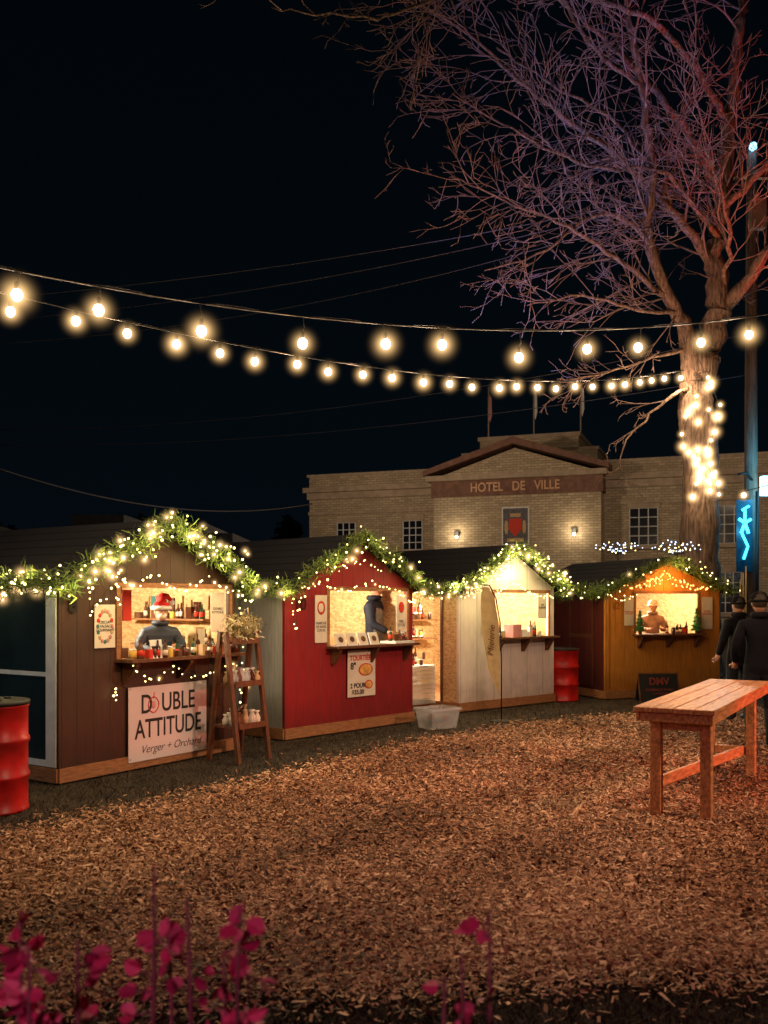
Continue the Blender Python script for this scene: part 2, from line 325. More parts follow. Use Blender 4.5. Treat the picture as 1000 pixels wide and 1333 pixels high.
# ------------------------------------------------------------ stall
def stall(ax,ay,deg,w,D,hw,hr,mf,ms,msr,u0,u1,oz0=1.13,oz1=1.84,sideopen=None,interior='osb',le=55,lc=(1,.82,.54),door=None,cd=.26,shelf=None):
    E=empty('market_stall',(ax,ay,0),math.radians(deg)); b=MB(); T=.04
    b.box(.03,w-.03,.03,.12,0,.10,'wood'); b.box(.03,w-.03,D-.12,D-.03,0,.10,'wood'); b.box(.03,.12,.12,D-.12,0,.10,'wood'); b.box(w-.12,w-.03,.12,D-.12,0,.10,'wood')
    b.box(.0,w,0,D,.10,.13,'wood')
    b.box(-.012,w+.012,-.03,-.004,.02,.15,'wood'); b.box(-.03,-.004,-.004,D,.02,.15,'wood')
    b.box(0,u0,0,T,.13,hw,mf); b.box(u1,w,0,T,.13,hw,mf); b.box(u0,u1,0,T,.13,oz0-.03,mf); b.box(u0,u1,0,T,oz1,hw,mf)
    b.prism([(0,hw),(w,hw),(w/2,hr)],0,T,mf)
    b.box(T,w-T,D-T,D,.13,hw,ms); b.prism([(0,hw),(w,hw),(w/2,hr)],D-T,D,ms)
    if sideopen:
        s0,s1,sz0,sz1=sideopen
        b.box(0,T,T,s0,.13,hw,'osb'); b.box(0,T,s1,D,.13,hw,ms); b.box(0,T,s0,s1,sz1,hw,ms)
        b.box(-.02,-.003,s0-.05,s0,.13,hw-.02,'dwood')
    else:
        b.box(0,T,T,D,.13,hw,ms)
    b.box(w-T,w,T,D,.13,hw,msr)
    b.box(T+.004,w-T-.004,D-T-.02,D-T-.004,.13,hw,interior)
    if not sideopen: b.box(T+.004,T+.02,T+.004,D-T-.03,.13,hw,interior)
    b.box(w-T-.02,w-T-.004,T+.004,D-T-.03,.13,hw,interior)
    oh=.14; of=.16; sl=(hr-hw)/(w/2)
    for sgn in (0,1):
        xe=-oh if sgn==0 else w+oh; ze=hw-oh*sl
        x1=w/2
        poly=[(xe,ze+.01),(x1,hr+.01),(x1,hr+.06),(xe,ze+.06)]
        b.prism(poly,-of,D+of,'roof')
        b.prism([(xe,ze-.03),(x1,hr-.03),(x1,hr+.05),(xe,ze+.05)],-of-.022,-of-.002,'black')
        for q in range(1,7):
            f=q/7; xx=xe+(x1-xe)*f; zz=ze+(hr-ze)*f+.062; s_=.012*(1 if sgn==0 else -1)
            b.box(min(xx,xx+s_),max(xx,xx+s_),-of,D+of,zz-.004,zz+.003,'roof')
    tw=.05
    b.box(u0-tw,u0,-.02,-.003,oz0,oz1+tw,'wood'); b.box(u1,u1+tw*.8,-.02,-.003,oz0,oz1+tw,'wood'); b.box(u0,u1,-.02,-.003,oz1,oz1+tw,'wood')
    b.box(-.012,.07,-.016,-.003,.15,hw-.02,mf); 
    b.box(u0-.06,u1+.05,-cd,.25,oz0-.03,oz0,'dwood')
    for u in (u0+.05,(u0+u1)/2,u1-.06):
        b.prismx([(-.006,oz0-.034),(-cd+.05,oz0-.034),(-cd+.05,oz0-.07),(-.05,oz0-.24),(-.006,oz0-.24)],u-.02,u+.02,'dwood')
    b.box(.3,w-.3,D-.40,D-.075,1.35,1.37,'wood'); b.box(.3,w-.3,D-.40,D-.075,1.0,1.02,'wood')
    goods(b,.35,w-.35,D-.32,D-.15,1.37,12); goods(b,.35,w-.35,D-.32,D-.15,1.02,10)
    if shelf: wallgoods(b,w,*shelf)
    if door=='white':
        b.box(-.02,-.003,.02,.16,.16,hw-.03,'trimw'); b.box(-.02,-.003,1.12,1.22,.16,hw-.03,'trimw'); b.box(-.02,-.003,.16,1.12,.16,.22,'trimw')
        b.box(-.02,-.003,.16,1.12,1.0,1.04,'trimw'); b.box(-.02,-.003,.16,1.12,hw-.12,hw-.03,'trimw')
        b.box(-.012,-.003,.16,1.12,.22,1.0,'glass'); b.box(-.012,-.003,.16,1.12,1.04,hw-.12,'glass')
    if door=='plain':
        b.box(-.016,-.003,.35,1.15,.2,hw-.1,ms); b.box(-.022,-.016,.35,.39,.2,hw-.1,'dwood'); b.box(-.022,-.016,1.11,1.15,.2,hw-.1,'dwood'); b.box(-.022,-.016,.39,1.11,1.05,1.12,'dwood')
    b.ball((w*.42,D*.30,hw+.10),(.05,.05,.06),'bulb'); b.tube([(w*.42,D*.30,hw+.15),(w*.42,D*.30,hr-.15)],.006,'black',4)
    b.build('stall_structure',E)
    light('interior_lamp','POINT',(w*.42,D*.30,hw-.02),le,lc,E,.07)
    return E
S1=stall(-3.01,8.67,57,2.42,2.9,1.90,2.48,'brown','brown','brown',.72,2.30,door='white',le=200,shelf=(.30,1.5,(1.20,1.50),11))
S2=stall(-1.21,11.4,48.2,2.42,2.9,1.90,2.52,'red','grey','red',.76,2.28,le=200,cd=.22)
S3=stall(1.137,14.3,41.3,2.30,2.9,1.92,2.55,'white','white','white',.80,2.14,sideopen=(.38,1.5,.13,1.84),le=300,cd=.22)
S4=stall(3.82,16.2,19.9,2.42,2.9,1.90,2.42,'orange','burg','orange',.62,1.92,door='plain',le=260,cd=.22)
def rake(w,hw,hr,y=-.23,oh=.14,dz=.02):
    sl=(hr-hw)/(w/2); return [(-oh,y,hw-oh*sl+dz),(w/2,y,hr+dz),(w+oh,y,hw-oh*sl+dz)]
garland(S1,[(-.17,2.2,1.88),(-.17,1.0,1.90),(-.17,-.15,1.86)]+rake(2.42,1.90,2.48),.17,bulbs=38,lamps=10,le=9,hz=.26)
garland(S2,[(-.17,1.3,1.88),(-.17,-.1,1.86)]+rake(2.42,1.90,2.52),.15,bulbs=15,lamps=5,le=5,hz=.18)
garland(S3,[(-.17,1.8,1.90),(-.17,-.1,1.88)]+rake(2.30,1.92,2.55),.17,bulbs=40,lamps=7,le=16,hz=.24)
garland(S4,[(-.17,2.6,1.9),(-.17,-.1,1.88)]+rake(2.42,1.90,2.42),.18,bulbs=9,lamps=2,le=5,hz=.1)
fairy_string(S4,[(.35,-.05,1.98),(.9,-.05,2.10),(1.2,-.05,2.24),(1.6,-.05,2.08),(2.1,-.05,1.96)],42,'fairyo',.015,.05)
fairy_string(S4,[(.6,-.05,1.95),(1.2,-.05,2.10),(1.9,-.05,1.95)],22,'fairyo',.013,.03)
light('amber_glow','POINT',(1.21,-.35,2.05),20,(1,.38,.08),S4,.1)
light('gable_glow','POINT',(1.15,-.25,2.15),8,(1,.8,.4),S3,.1)
fairy_string(S1,[(.5,-.24,2.0),(.8,-.06,1.86),(1.1,-.06,2.0),(1.5,-.06,1.86),(1.9,-.06,1.99),(2.35,-.06,1.82),(2.5,-.2,1.75)],40,hz=.2)
fairy_string(S1,[(.62,-.28,1.08),(.85,-.28,.95),(1.2,-.28,1.06),(1.6,-.28,.93),(2.0,-.28,1.05),(2.35,-.28,.95),(2.42,-.1,.6)],34,r=.008,hz=.1)
fairy_string(S1,[(.3,-.05,1.95),(.32,-.05,1.6),(.62,-.05,1.95),(.66,-.05,1.7)],16)
fairy_string(S1,[(.62,-.05,.9),(.64,-.05,.82),(.6,-.05,.78),(.66,-.05,.95)],6)
fairy_string(S1,[(2.4,-.06,1.7),(2.45,-.06,1.2),(2.42,-.06,.75),(2.45,-.06,.4)],14)
fairy_string(S2,[(.05,-.06,1.9),(.12,-.06,1.35),(.22,-.06,1.9),(.5,-.06,1.96),(1.0,-.06,1.88),(1.5,-.06,2.0),(2.0,-.06,1.88),(2.4,-.06,1.7)],46,hz=.12)
fairy_string(S2,[(.7,-.06,2.1),(1.1,-.06,2.25),(1.4,-.06,2.28),(1.7,-.06,2.1)],16,r=.008)
fairy_string(S3,[(.3,-.06,1.95),(.8,-.06,1.88),(1.2,-.06,2.05),(1.6,-.06,1.88),(2.2,-.06,1.8)],40)
fairy_string(S4,[(-.1,-.2,1.85),(.2,-.2,1.75),(.5,-.2,1.86)],12)
# ------------------------------------------------------------ posters & counters
def poster(par,x0,x1,z0,z1,m='cream',y=-.012,name='poster'):
    b=MB(); b.box(x0,x1,y-.006,y,z0,z1,m); return b.build(name,par)
poster(S1,.40,.65,1.25,1.67,'cream'); cx=.525
b=MB()
for i in range(16):
    a=i/16*6.283; b.ball((cx+.088*math.cos(a),-.02,1.46+.15*math.sin(a)),(.02,.003,.022),R.choice(['redink','pink','tan','teal']))
b.build('poster_flowers',S1); text(S1,'CIRCUIT\nà l\'ALSACE\nGOURMAND',.038,(cx,-.021,1.46),'ink')
text(S1,'8',.2,(.15,-.02,1.66),mat('number_paint',(.012,.008,.006),.6),bold=.006)
poster(S1,.80,1.90,.09,.84,mat('banner_vinyl',(.68,.59,.59),.5,.06,1.5),y=-.035,name='banner')
text(S1,'D  UBLE',.27,(1.34,-.043,.65),'ink',sx=.80,bold=.003); text(S1,'ATTITUDE',.27,(1.35,-.043,.40),'ink',sx=.74,bold=.003)
text(S1,'Verger + Orchard',.115,(1.38,-.043,.20),'ink',shear=.35,bold=-.001)
b=MB(); b.tube([(1.13+.066*math.cos(a/14*6.283)*(1+.1*math.cos(a/14*12.5)),-.043,.645+.08*math.sin(a/14*6.283)) for a in range(15)],.006,'redink',5); b.tube([(1.13,-.043,.71),(1.14,-.043,.77)],.005,'redink',5)
b.ball((1.13,-.043,.645),(.03,.004,.04),'pink')
for x in (.82,1.88):
    for z in (.12,.82): b.lathe((x,-.044,z),[(.008,0),(.008,.004)],'black',8); b.tube([(x,-.04,z),(x+(.05 if x>1 else -.05),-.006,z+(.03 if z>.5 else -.03))],.002,'black',4)
b.build('apple_logo',S1)
poster(S1,2.04,2.26,1.36,1.80,'cream',y=.03,name='hanging_poster'); text(S1,'DOUBLE\nATTITUDE',.04,(2.15,.022,1.6),'ink'); 
b=MB(); goods(b,.80,2.25,-.22,-.05,1.13,24,.75); goods(b,.85,1.3,0,.15,1.13,6,.7); goods(b,1.75,2.2,0,.2,1.13,8,.85)
b.T=Matrix.Translation((1.05,-.2,1.13))@Euler((-.25,0,0)).to_matrix().to_4x4(); b.box(-.08,.08,0,.01,0,.19,'paper'); b.T=Matrix.Identity(4)
b.box(1.86,2.0,.08,.2,1.13,1.42,'tan'); b.box(1.88,1.98,.06,.078,1.16,1.40,'cream')
for i in range(9): 
    y=.2+i*.14; z=R.uniform(1.6,1.72); h=R.uniform(.1,.16); b.box(2.33,2.352,y,y+.1,z-h+.08,z+.08,R.choice(['redink','tan','brownglass','dwood','teal']))
for i in range(7): x=.85+i*.2; b.box(x,x+.09,2.795,2.815,1.68,1.84,R.choice(['redink','tan','paper','dwood']))
b.tube([(.78,.06,1.13),(.78,.06,1.84)],.02,'wood',6); b.box(.80,.96,.25,.27,1.38,1.82,'dwood'); b.box(.99,1.1,.25,.27,1.5,1.82,'redink')
for i in range(14): b.ball((.80+R.random()*.14,.23,1.42+R.random()*.35),.018,R.choice(['redink','cream','yellow']),6,4)
b.build('counter_goods',S1)
poster(S2,.50,.71,1.18,1.78,'cream'); b=MB(); b.ball((.605,-.02,1.62),(.07,.003,.09),'redink'); b.ball((.6,-.022,1.62),(.05,.003,.06),'cream'); b.build('logo',S2); text(S2,'MARCHÉ\nDE NOËL\nLOCAL',.045,(.605,-.021,1.38),'ink')
poster(S2,2.03,2.24,1.28,1.80,'cream',y=-.03); b=MB(); b.ball((2.135,-.038,1.62),(.06,.003,.08),'redink'); b.build('logo',S2); text(S2,'MIEL\nET CIE',.05,(2.135,-.04,1.4),'ink')
poster(S2,1.07,1.60,.45,1.06,'cream',y=-.03); text(S2,'TOURTIÈRE',.098,(1.335,-.038,.955),'redink',bold=.003,sx=.9); text(S2,'8"',.12,(1.17,-.038,.85),'ink',bold=.004); text(S2,'2 POUR\n$35.00',.085,(1.26,-.038,.55),'ink',bold=.003)
b=MB(); b.ball((1.41,-.037,.80),(.14,.003,.085),'redink',16,8); b.ball((1.41,-.040,.80),(.12,.003,.07),'pie',16,8); b.ball((1.47,-.037,.60),(.08,.003,.06),'redink',16,8); b.ball((1.47,-.040,.60),(.06,.003,.045),'pie',16,8); b.build('pie_pictures',S2)
text(S2,'10',.2,(.25,-.02,1.66),mat('number_paint2',(.04,.006,.006),.6),bold=.004)
b=MB()
for i in range(4):
    x=.88+i*.21; b.T=Matrix.Translation((x,-.12,1.13))@Euler((-.35,0,0)).to_matrix().to_4x4(); b.box(-.085,.085,0,.012,0,.17,'paper'); b.box(-.07,.07,-.003,-.0005,.02,.15,'cream'); b.ball((0,-.006,.085),(.045,.003,.04),'dwood')
b.T=Matrix.Identity(4); b.box(1.85,2.25,-.18,.1,1.13,1.16,'trimw'); goods(b,1.9,2.2,-.1,.1,1.16,4,.8)
b.box(2.34,2.355,.5,.8,1.5,1.75,'cream')
b.build('counter_goods',S2)
poster(S3,.50,.74,1.2,1.76,'cream'); text(S3,'PAIN\nD\'ÉPICES',.05,(.62,-.02,1.55),'ink'); b=MB(); b.ball((.62,-.02,1.34),(.07,.003,.06),'tan'); b.build('logo',S3)
poster(S3,1.88,2.10,1.42,1.84,'cream',y=.0); text(S3,'VIN\nFORTIFIÉ',.045,(1.99,-.01,1.62),'ink')
b=MB(); b.box(1.15,1.35,-.1,.1,1.13,1.33,'pink'); b.box(1.38,1.5,-.1,.05,1.13,1.25,'paper'); goods(b,1.5,1.85,-.18,.1,1.13,7); goods(b,.85,1.1,-.18,.1,1.13,4,.8)
b.tube([(.95,.6,1.9),(.95,.6,1.55)],.004,'black',4); b.box(.85,1.05,.58,.62,1.38,1.55,'tan'); b.build('counter_goods',S3)
b=MB(); 
b.box(-.55,-.05,.45,1.35,.68,.71,'paper'); 
for i in range(31):
    y=.45+i*.0295; b.box(-.56,-.552,y,y+.010,.12,.68,'trimw')
for i in range(28):
    x=-.55+i*.0178; b.box(x,x+.006,.44,.448,.12,.68,'trimw')
for z in (.2,.28,.35,.42,.5,.57,.63): b.box(-.562,-.558,.45,1.35,z,z+.012,'trimw'); b.box(-.55,-.05,.434,.438,z,z+.012,'trimw')
goods(b,-.5,-.1,.55,1.25,.71,9); 
b.T=Matrix.Identity(4); b.box(-.45,-.40,.95,1.15,.95,1.25,'cream'); b.tube([(-.42,1.05,.71),(-.42,1.05,.95)],.012,'black',5)
for q in range(4): b.box(.35,.75,1.6,1.64,.3+q*.4,.32+q*.4,'paper'); goods(b,.35,.75,1.5,1.62,.32+q*.4,4,.9)
b.build('lace_table',S3)
light('side_lamp','POINT',(-.1,.9,1.75),20,(1,.82,.55),S3,.06)
poster(S4,.38,.58,1.28,1.78,'cream'); text(S4,'FROMAGES\nDU COIN',.035,(.48,-.02,1.5),'redink')
poster(S4,2.02,2.25,1.2,1.78,'cream'); text(S4,'CIDRE\nDE GLACE',.045,(2.13,-.02,1.5),'redink'); text(S4,'12',.17,(.2,-.02,1.62),mat('number_paint3',(.3,.1,.02),.6),bold=.003)
b=MB(); goods(b,1.25,1.72,-.2,.1,1.13,9,.8); b.build('counter_goods',S4)
M['xg']=mat('tinsel_green',(.03,.16,.04),.5,.5,40,.5)
def xmas(par,x,y,z,h,m2):
    b=MB(); b.lathe((x,y,z),[(.03,0),(.03,.05)],'dwood',8)
    n=900; f=np.random.rand(n)**.8; a=np.random.rand(n)*6.283; rr=.10*(1-f)*h/.35*(.75+.25*np.sin(f*34))
    c=np.stack([x+rr*np.cos(a),y+rr*np.sin(a),z+.05+f*h],1); dr=np.stack([np.cos(a),np.sin(a),-np.ones(n)*.3],1); sd=np.cross(dr,np.random.randn(n,3)); sd/=np.linalg.norm(sd,axis=1)[:,None]
    quads('tree_needles',np.stack([c-dr*.02-sd*.005,c-dr*.02+sd*.005,c+dr*.02+sd*.002,c+dr*.02-sd*.002],1),np.random.rand(n),M['needle'],par)
    b.lathe((x,y,z+.05),[(.075*h/.35,0),(.045*h/.35,h*.45),(.005,h*.95)],M['xg'],9)
    for i in range(18):
        f=R.random(); a=R.random()*6.28; r=.11*(1-f)*h/.35; b.ball((x+r*math.cos(a),y+r*math.sin(a),z+.06+f*h*.85),.010,m2 if i%3 else 'yellow',6,4)
    b.build('tabletop_christmas_tree',par)
xmas(S4,1.84,-.10,1.13,.40,'redink'); xmas(S4,.66,-.08,1.13,.36,'redink')
# ------------------------------------------------------------ sandwich board
E=empty('chalkboard_sign',(4.68,15.85,0),math.radians(8)); b=MB()
b.T=Euler((-.25,0,0)).to_matrix().to_4x4(); b.box(-.34,.34,0,.02,0,.48,'black'); b.box(-.36,-.345,-.006,.03,0,.50,'dwood'); b.box(.345,.36,-.006,.03,0,.50,'dwood'); b.box(-.345,.345,-.006,.03,.48,.50,'dwood')
b.T=Matrix.Translation((0,.26,0))@Euler((.25,0,0)).to_matrix().to_4x4(); b.box(-.34,.34,0,.02,0,.48,'black'); b.build('board',E)
dm=mat('dim_red',(.22,.04,.03),.7)
text(E,'DMV',.17,(0,.065,.34),dm,rot=(math.pi/2-.25,0,0),bold=.003); text(E,'DOMAINE MARC\nLAVIGNE',.065,(0,.02,.17),dm,rot=(math.pi/2-.25,0,0))
# ------------------------------------------------------------ drums
def drum(x,y):
    E=empty('oil_drum',(x,y,0),R.random()); b=MB(); r=.29
    p=[(r*.97,0),(r+.008,.01),(r+.008,.025),(r,.035)]
    for z in (.29,.58): p+=[(r,z-.03),(r+.014,z-.012),(r+.014,z+.012),(r,z+.03)]
    p+=[(r,.84),(r+.01,.85),(r+.01,.875),(r-.01,.88),(r-.02,.862)]
    b.lathe((0,0,0),p,'drum',36); b.lathe((0,0,.866),[(r+.014,0),(r+.014,.03),(r-.01,.034)],'black',36)
    for a in (0,.5): b.lathe((.16*math.cos(a*9),.16*math.sin(a*9),.90),[(.03,0),(.03,.012)],'black',10)
    b.build('drum_body',E)
drum(-3.20,7.62); drum(3.05,16.13)
# ------------------------------------------------------------ ladder shelf
E=empty('display_shelf',(-1.52,9.72,0),math.radians(52)); b=MB()
for x in (0,.44):
    for (y0,y1) in ((-.02,.18),(.44,.26)):
        b.T=Matrix.Identity(4)
        z0,z1=0,1.38; b.add([(x,y0,0),(x+.045,y0,0),(x+.045,y0+.045,0),(x,y0+.045,0),(x,y1,z1),(x+.045,y1,z1),(x+.045,y1+.045,z1),(x,y1+.045,z1)],[(0,3,2,1),(4,5,6,7),(0,1,5,4),(1,2,6,5),(2,3,7,6),(3,0,4,7)],'dwood')
for z,d in ((.36,.03),(.80,.09),(1.25,.14)): b.box(.046,.439,d,.46-d,z,z+.025,'dwood'); b.box(.046,.439,d-.012,d-.001,z,z+.06,'dwood')
for z,nn in ((.385,7),(.825,7)):
    for i in range(nn*3):
        x=.08+(i%nn)*.052; y=.12+.08*(i//nn)+R.uniform(-.03,.03); hh=R.uniform(.05,.095)
        b.lathe((x,y,z),[(.02,0),(.034,.02),(.036,hh),(.012,hh*1.7),(.03,hh*2.1)],R.choice(['clear','tan','clear','brownglass','cream','dwood']),9)
b.build('shelf_frame',E)
n=900; c=np.array([.24,.2,1.42])+np.random.randn(n,3)*np.array([.10,.06,.065]); dr=np.random.randn(n,3); dr[:,2]+=.6; dr/=np.linalg.norm(dr,axis=1)[:,None]; sd=np.cross(dr,np.random.randn(n,3)); sd/=np.linalg.norm(sd,axis=1)[:,None]
U=dr*.028; W=sd*.006
quads('dried_flowers',np.stack([c-U-W,c-U+W,c+U+W,c+U-W],1),np.random.rand(n),attrramp('dried_flower',[(0,(.12,.12,.03)),(.5,(.45,.33,.15)),(1,(.8,.7,.5))]),E)
light('shelf_glow','POINT',(.2,-.35,1.35),4,(1,.8,.5),E,.05)
# plastic bin
E=empty('plastic_bin',(.72,12.6,0),math.radians(35)); b=MB()
b.add([(-.2,-.15,.004),(.2,-.15,.004),(.2,.15,.004),(-.2,.15,.004),(-.24,-.18,.26),(.24,-.18,.26),(.24,.18,.26),(-.24,.18,.26)],[(0,3,2,1),(0,1,5,4),(1,2,6,5),(2,3,7,6),(3,0,4,7)],'clear')
b.box(-.26,.26,-.2,-.17,.25,.28,'clear'); b.box(-.26,.26,.17,.2,.25,.28,'clear'); b.box(-.26,-.23,-.17,.17,.25,.28,'clear'); b.box(.23,.26,-.17,.17,.25,.28,'clear')
for i in range(12): b.ball((R.uniform(-.13,.13),R.uniform(-.1,.1),R.uniform(.07,.16)),(.06,.04,.05),R.choice(['paper','tan','teal','dwood']))
b.build('bin_body',E)
# feather flag
E=empty('feather_flag',(1.66,13.25,0),math.radians(4)); b=MB()
pole=[(0,0,0),(0,0,.9),(-.02,0,1.4),(-.08,0,1.75),(-.17,0,1.93),(-.25,0,1.93)]
b.tube(pole,.010,'black',6); b.lathe((0,0,0),[(.16,0),(.16,.015),(.02,.03)],'black',12)
L=[(-.015,.35),(-.015,.9),(-.035,1.4),(-.095,1.73),(-.18,1.90),(-.25,1.91)]; Rr=[(-.05,.42),(-.19,.75),(-.26,1.2),(-.29,1.6),(-.29,1.8),(-.27,1.89)]
vs=[];fs=[]
for i,(a,c) in enumerate(zip(L,Rr)):
    for k in range(5): t=k/4; vs.append((a[0]+(c[0]-a[0])*t,.02*math.sin(t*5+i),a[1]+(c[1]-a[1])*t))
for i in range(5):
    for k in range(4): q=i*5+k; fs.append((q,q+1,q+6,q+5))
b.add(vs,fs,'flag',True); b.build('flag_sail',E); text(E,'Mielerie',.13,(-.15,-.035,1.15),'dwood',rot=(math.pi/2,-math.pi/2+.06,0),bold=0,shear=.3)
E=empty('bamboo_torch_banner',(6.42,16.9,0),0); b=MB()
for i in range(3): b.tube([(i*.05,0,0),(i*.05+.01,0,2.1+.12*i)],.012,'flag',6)
b.box(.0,.11,.02,.03,.5,2.0,'flag'); b.build('bamboo',E)
# ------------------------------------------------------------ table
E=empty('picnic_bar_table',(1.90,7.15,0),math.radians(60)); b=MB()
for i in range(4): b.box(0,2.95,-.60+i*.15+.002,-.60+(i+1)*.15-.002,.862+R.uniform(0,.002),.90+R.uniform(0,.003),'woodx')
b.box(.02,2.93,-.585,-.555,.79,.860,'woodx'); b.box(.02,2.93,-.045,-.015,.79,.860,'woodx'); b.box(.02,.05,-.553,-.047,.79,.860,'woodx')
for x in (.28,2.4):
    for y in (-.14,-.52): b.box(x,x+.085,y,y+.085,0,.788,'woodx')
    b.box(x+.02,x+.06,-.433,-.142,.70,.785,'woodx')
b.box(2.42,2.46,-.433,-.142,.22,.30,'woodx')
b.add([(.366,-.10,.22),(.366,-.065,.22),(.366,-.065,.31),(.366,-.10,.31),(2.418,-.42,.22),(2.418,-.385,.22),(2.418,-.385,.31),(2.418,-.42,.31)],[(0,1,2,3),(7,6,5,4),(0,4,5,1),(1,5,6,2),(2,6,7,3),(3,7,4,0)],'woodx')
for i in range(90):
    x=R.uniform(.1,2.8); y=R.uniform(-.54,-.06); s=R.uniform(.3,1.2); a=R.random()*3; ca,sa=math.cos(a)*.03*s,math.sin(a)*.03*s
    b.add([(x,y,.9045),(x+ca,y+sa,.9045),(x+ca-sa*.5,y+sa+ca*.5,.9045),(x-sa*.5,y+ca*.5,.9045)],[(0,1,2,3)],R.choice(['cream','tan','dwood','dwood']))
b.build('table_frame',E,bevel=.005)
# ------------------------------------------------------------ people
def to_mesh(o):
    bpy.context.view_layer.update(); dg=bpy.context.evaluated_depsgraph_get(); return bpy.data.meshes.new_from_object(o.evaluated_get(dg))
def skinned(verts,edges,rad,sub=1,root=0):
    me=bpy.data.meshes.new('tmp'); me.from_pydata([tuple(v) for v in verts],edges,[]); o=bpy.data.objects.new('tmp',me); sc.collection.objects.link(o)
    o.modifiers.new('s','SKIN')
    sv=me.skin_vertices[0].data
    for i,r in enumerate(rad): sv[i].radius=(r,r) if not hasattr(r,'__len__') else r; sv[i].use_root=(i==root)
    s=o.modifiers.new('d','SUBSURF'); s.levels=sub; s.render_levels=sub
    m=to_mesh(o); bpy.data.objects.remove(o); return m
M['cap']=mat('knit_black',(.008,.008,.010),.95,spec=.1)
def person(loc,rz,scale=1,elbow=((-.27,.02,1.17),(.27,.02,1.17)),wrist=((-.27,-.1,.95),(.27,-.1,.95)),top=None,legs=None,hair=(.03,.02,.012),hat=None,lean=0,name='person',collar=True,mask=False,apron=None):
    E=empty(name,loc,rz); E.scale=(scale,)*3
    ly=lambda z:-lean*max(0,z-.95)
    J=[(0,0,.95),(0,ly(1.1),1.10),(0,ly(1.28),1.28),(0,ly(1.42),1.42),(0,ly(1.5)-.005,1.50),(0,ly(1.56)-.01,1.57)]
    rad=[(.16,.12),(.155,.115),(.17,.125),(.135,.10),(.062,.062),(.055,.055)]; ed=[(0,1),(1,2),(2,3),(3,4),(4,5)]; lab=['t','t','t','t','n','n']
    for k,sg in ((0,-1),(1,1)):
        i=len(J); e=Vector(elbow[k]); wv=Vector(wrist[k]); J+= [(sg*.18,ly(1.42),1.41),tuple(e),tuple(wv)]; rad+=[(.08,.08),(.062,.062),(.045,.045)]; ed+=[(3,i),(i,i+1),(i+1,i+2)]; lab+=['t']*3
        i=len(J); J+=[(sg*.10,0,.86),(sg*.11,-.01,.50),(sg*.11,.03,.09),(sg*.12,-.13,.05)]; rad+=[(.10,.10),(.075,.075),(.05,.05),(.04,.035)]; ed+=[(0,i),(i,i+1),(i+1,i+2),(i+2,i+3)]; lab+=['l','l','b','b']
    me=skinned(J,ed,rad,2)
    me.materials.append(top); me.materials.append(legs); me.materials.append(M['skin']); me.materials.append(M['black']); me.materials.append(apron or top)
    mi={'t':0,'l':1,'n':2,'b':3}; S=[]
    for a,c in ed:
        for k in range(7):
            t=k/6; S.append((Vector(J[a]).lerp(Vector(J[c]),t), lab[c] if t>.15 else lab[a]))
    for p in me.polygons:
        cc=p.center; best=min(S,key=lambda s:(s[0]-cc).length_squared); p.material_index=mi[best[1]] if not(best[1]=='n' and cc.z<1.52) else 0; p.use_smooth=True
        if best[1]=='l' and cc.z>.86: p.material_index=0
        if apron and p.material_index in(0,1) and cc.y<-.05 and abs(cc.x)<.15 and .5<cc.z<1.38: p.material_index=4
    o=bpy.data.objects.new('body',me); sc.collection.objects.link(o); o.parent=E
    b=MB(); hy=ly(1.66)-.02
    hm=mat('hair',hair,.6,.4,30)
    b.ball((0,hy,1.665),(.076,.094,.118),'skin',16,12); b.ball((0,hy-.028,1.60),(.052,.06,.05),'skin',12,8)
    b.ball((0,hy-.098,1.655),(.013,.02,.024),'skin',8,6)
    for s in(-1,1):
        b.ball((s*.078,hy+.005,1.66),(.012,.02,.03),'skin',8,6); b.ball((s*.03,hy-.082,1.68),(.013,.011,.009),'trimw',8,6); b.ball((s*.03,hy-.092,1.68),(.006,.004,.006),'ink',6,5); b.box(s*.03-.017,s*.03+.017,hy-.096,hy-.088,1.70,1.706,hm)
    b.ball((0,hy-.085,1.612),(.024,.008,.007),'pink',8,5)
    if mask: b.ball((0,hy-.05,1.618),(.06,.058,.045),'cream',12,8)
    b.ball((0,hy+.022,1.69),(.086,.09,.108),hm,16,10)
    if hat=='santa':
        b.tube([(0,hy,1.72),(0,hy+.005,1.77),(.0,hy+.01,1.82),(.03,hy+.02,1.86),(.08,hy+.03,1.86),(.13,hy+.03,1.81)],[.10,.092,.07,.05,.035,.02],mat('santa_red',(.65,.015,.012),.8),14)
        b.tube([(.101*math.cos(a/16*6.283),hy+.108*math.sin(a/16*6.283),1.715) for a in range(17)],.026,'paper',8); b.ball((.145,hy+.03,1.78),.034,'paper',10,8)
    if hat in('beanie','white'):
        hc=M['cap'] if hat=='beanie' else M['paper']
        b.tube([(0,hy,1.68),(0,hy+.005,1.74),(0,hy+.008,1.785),(0,hy+.01,1.80)],[.098,.095,.065,.02],hc,14); b.tube([(.097*math.cos(a/16*6.283),hy+.105*math.sin(a/16*6.283),1.69) for a in range(17)],.016,hc,8)
    if collar: b.tube([(.075*math.cos(a/14*6.283),ly(1.5)+.07*math.sin(a/14*6.283),1.53) for a in range(15)],.036,top,8)
    b.build('head',E)
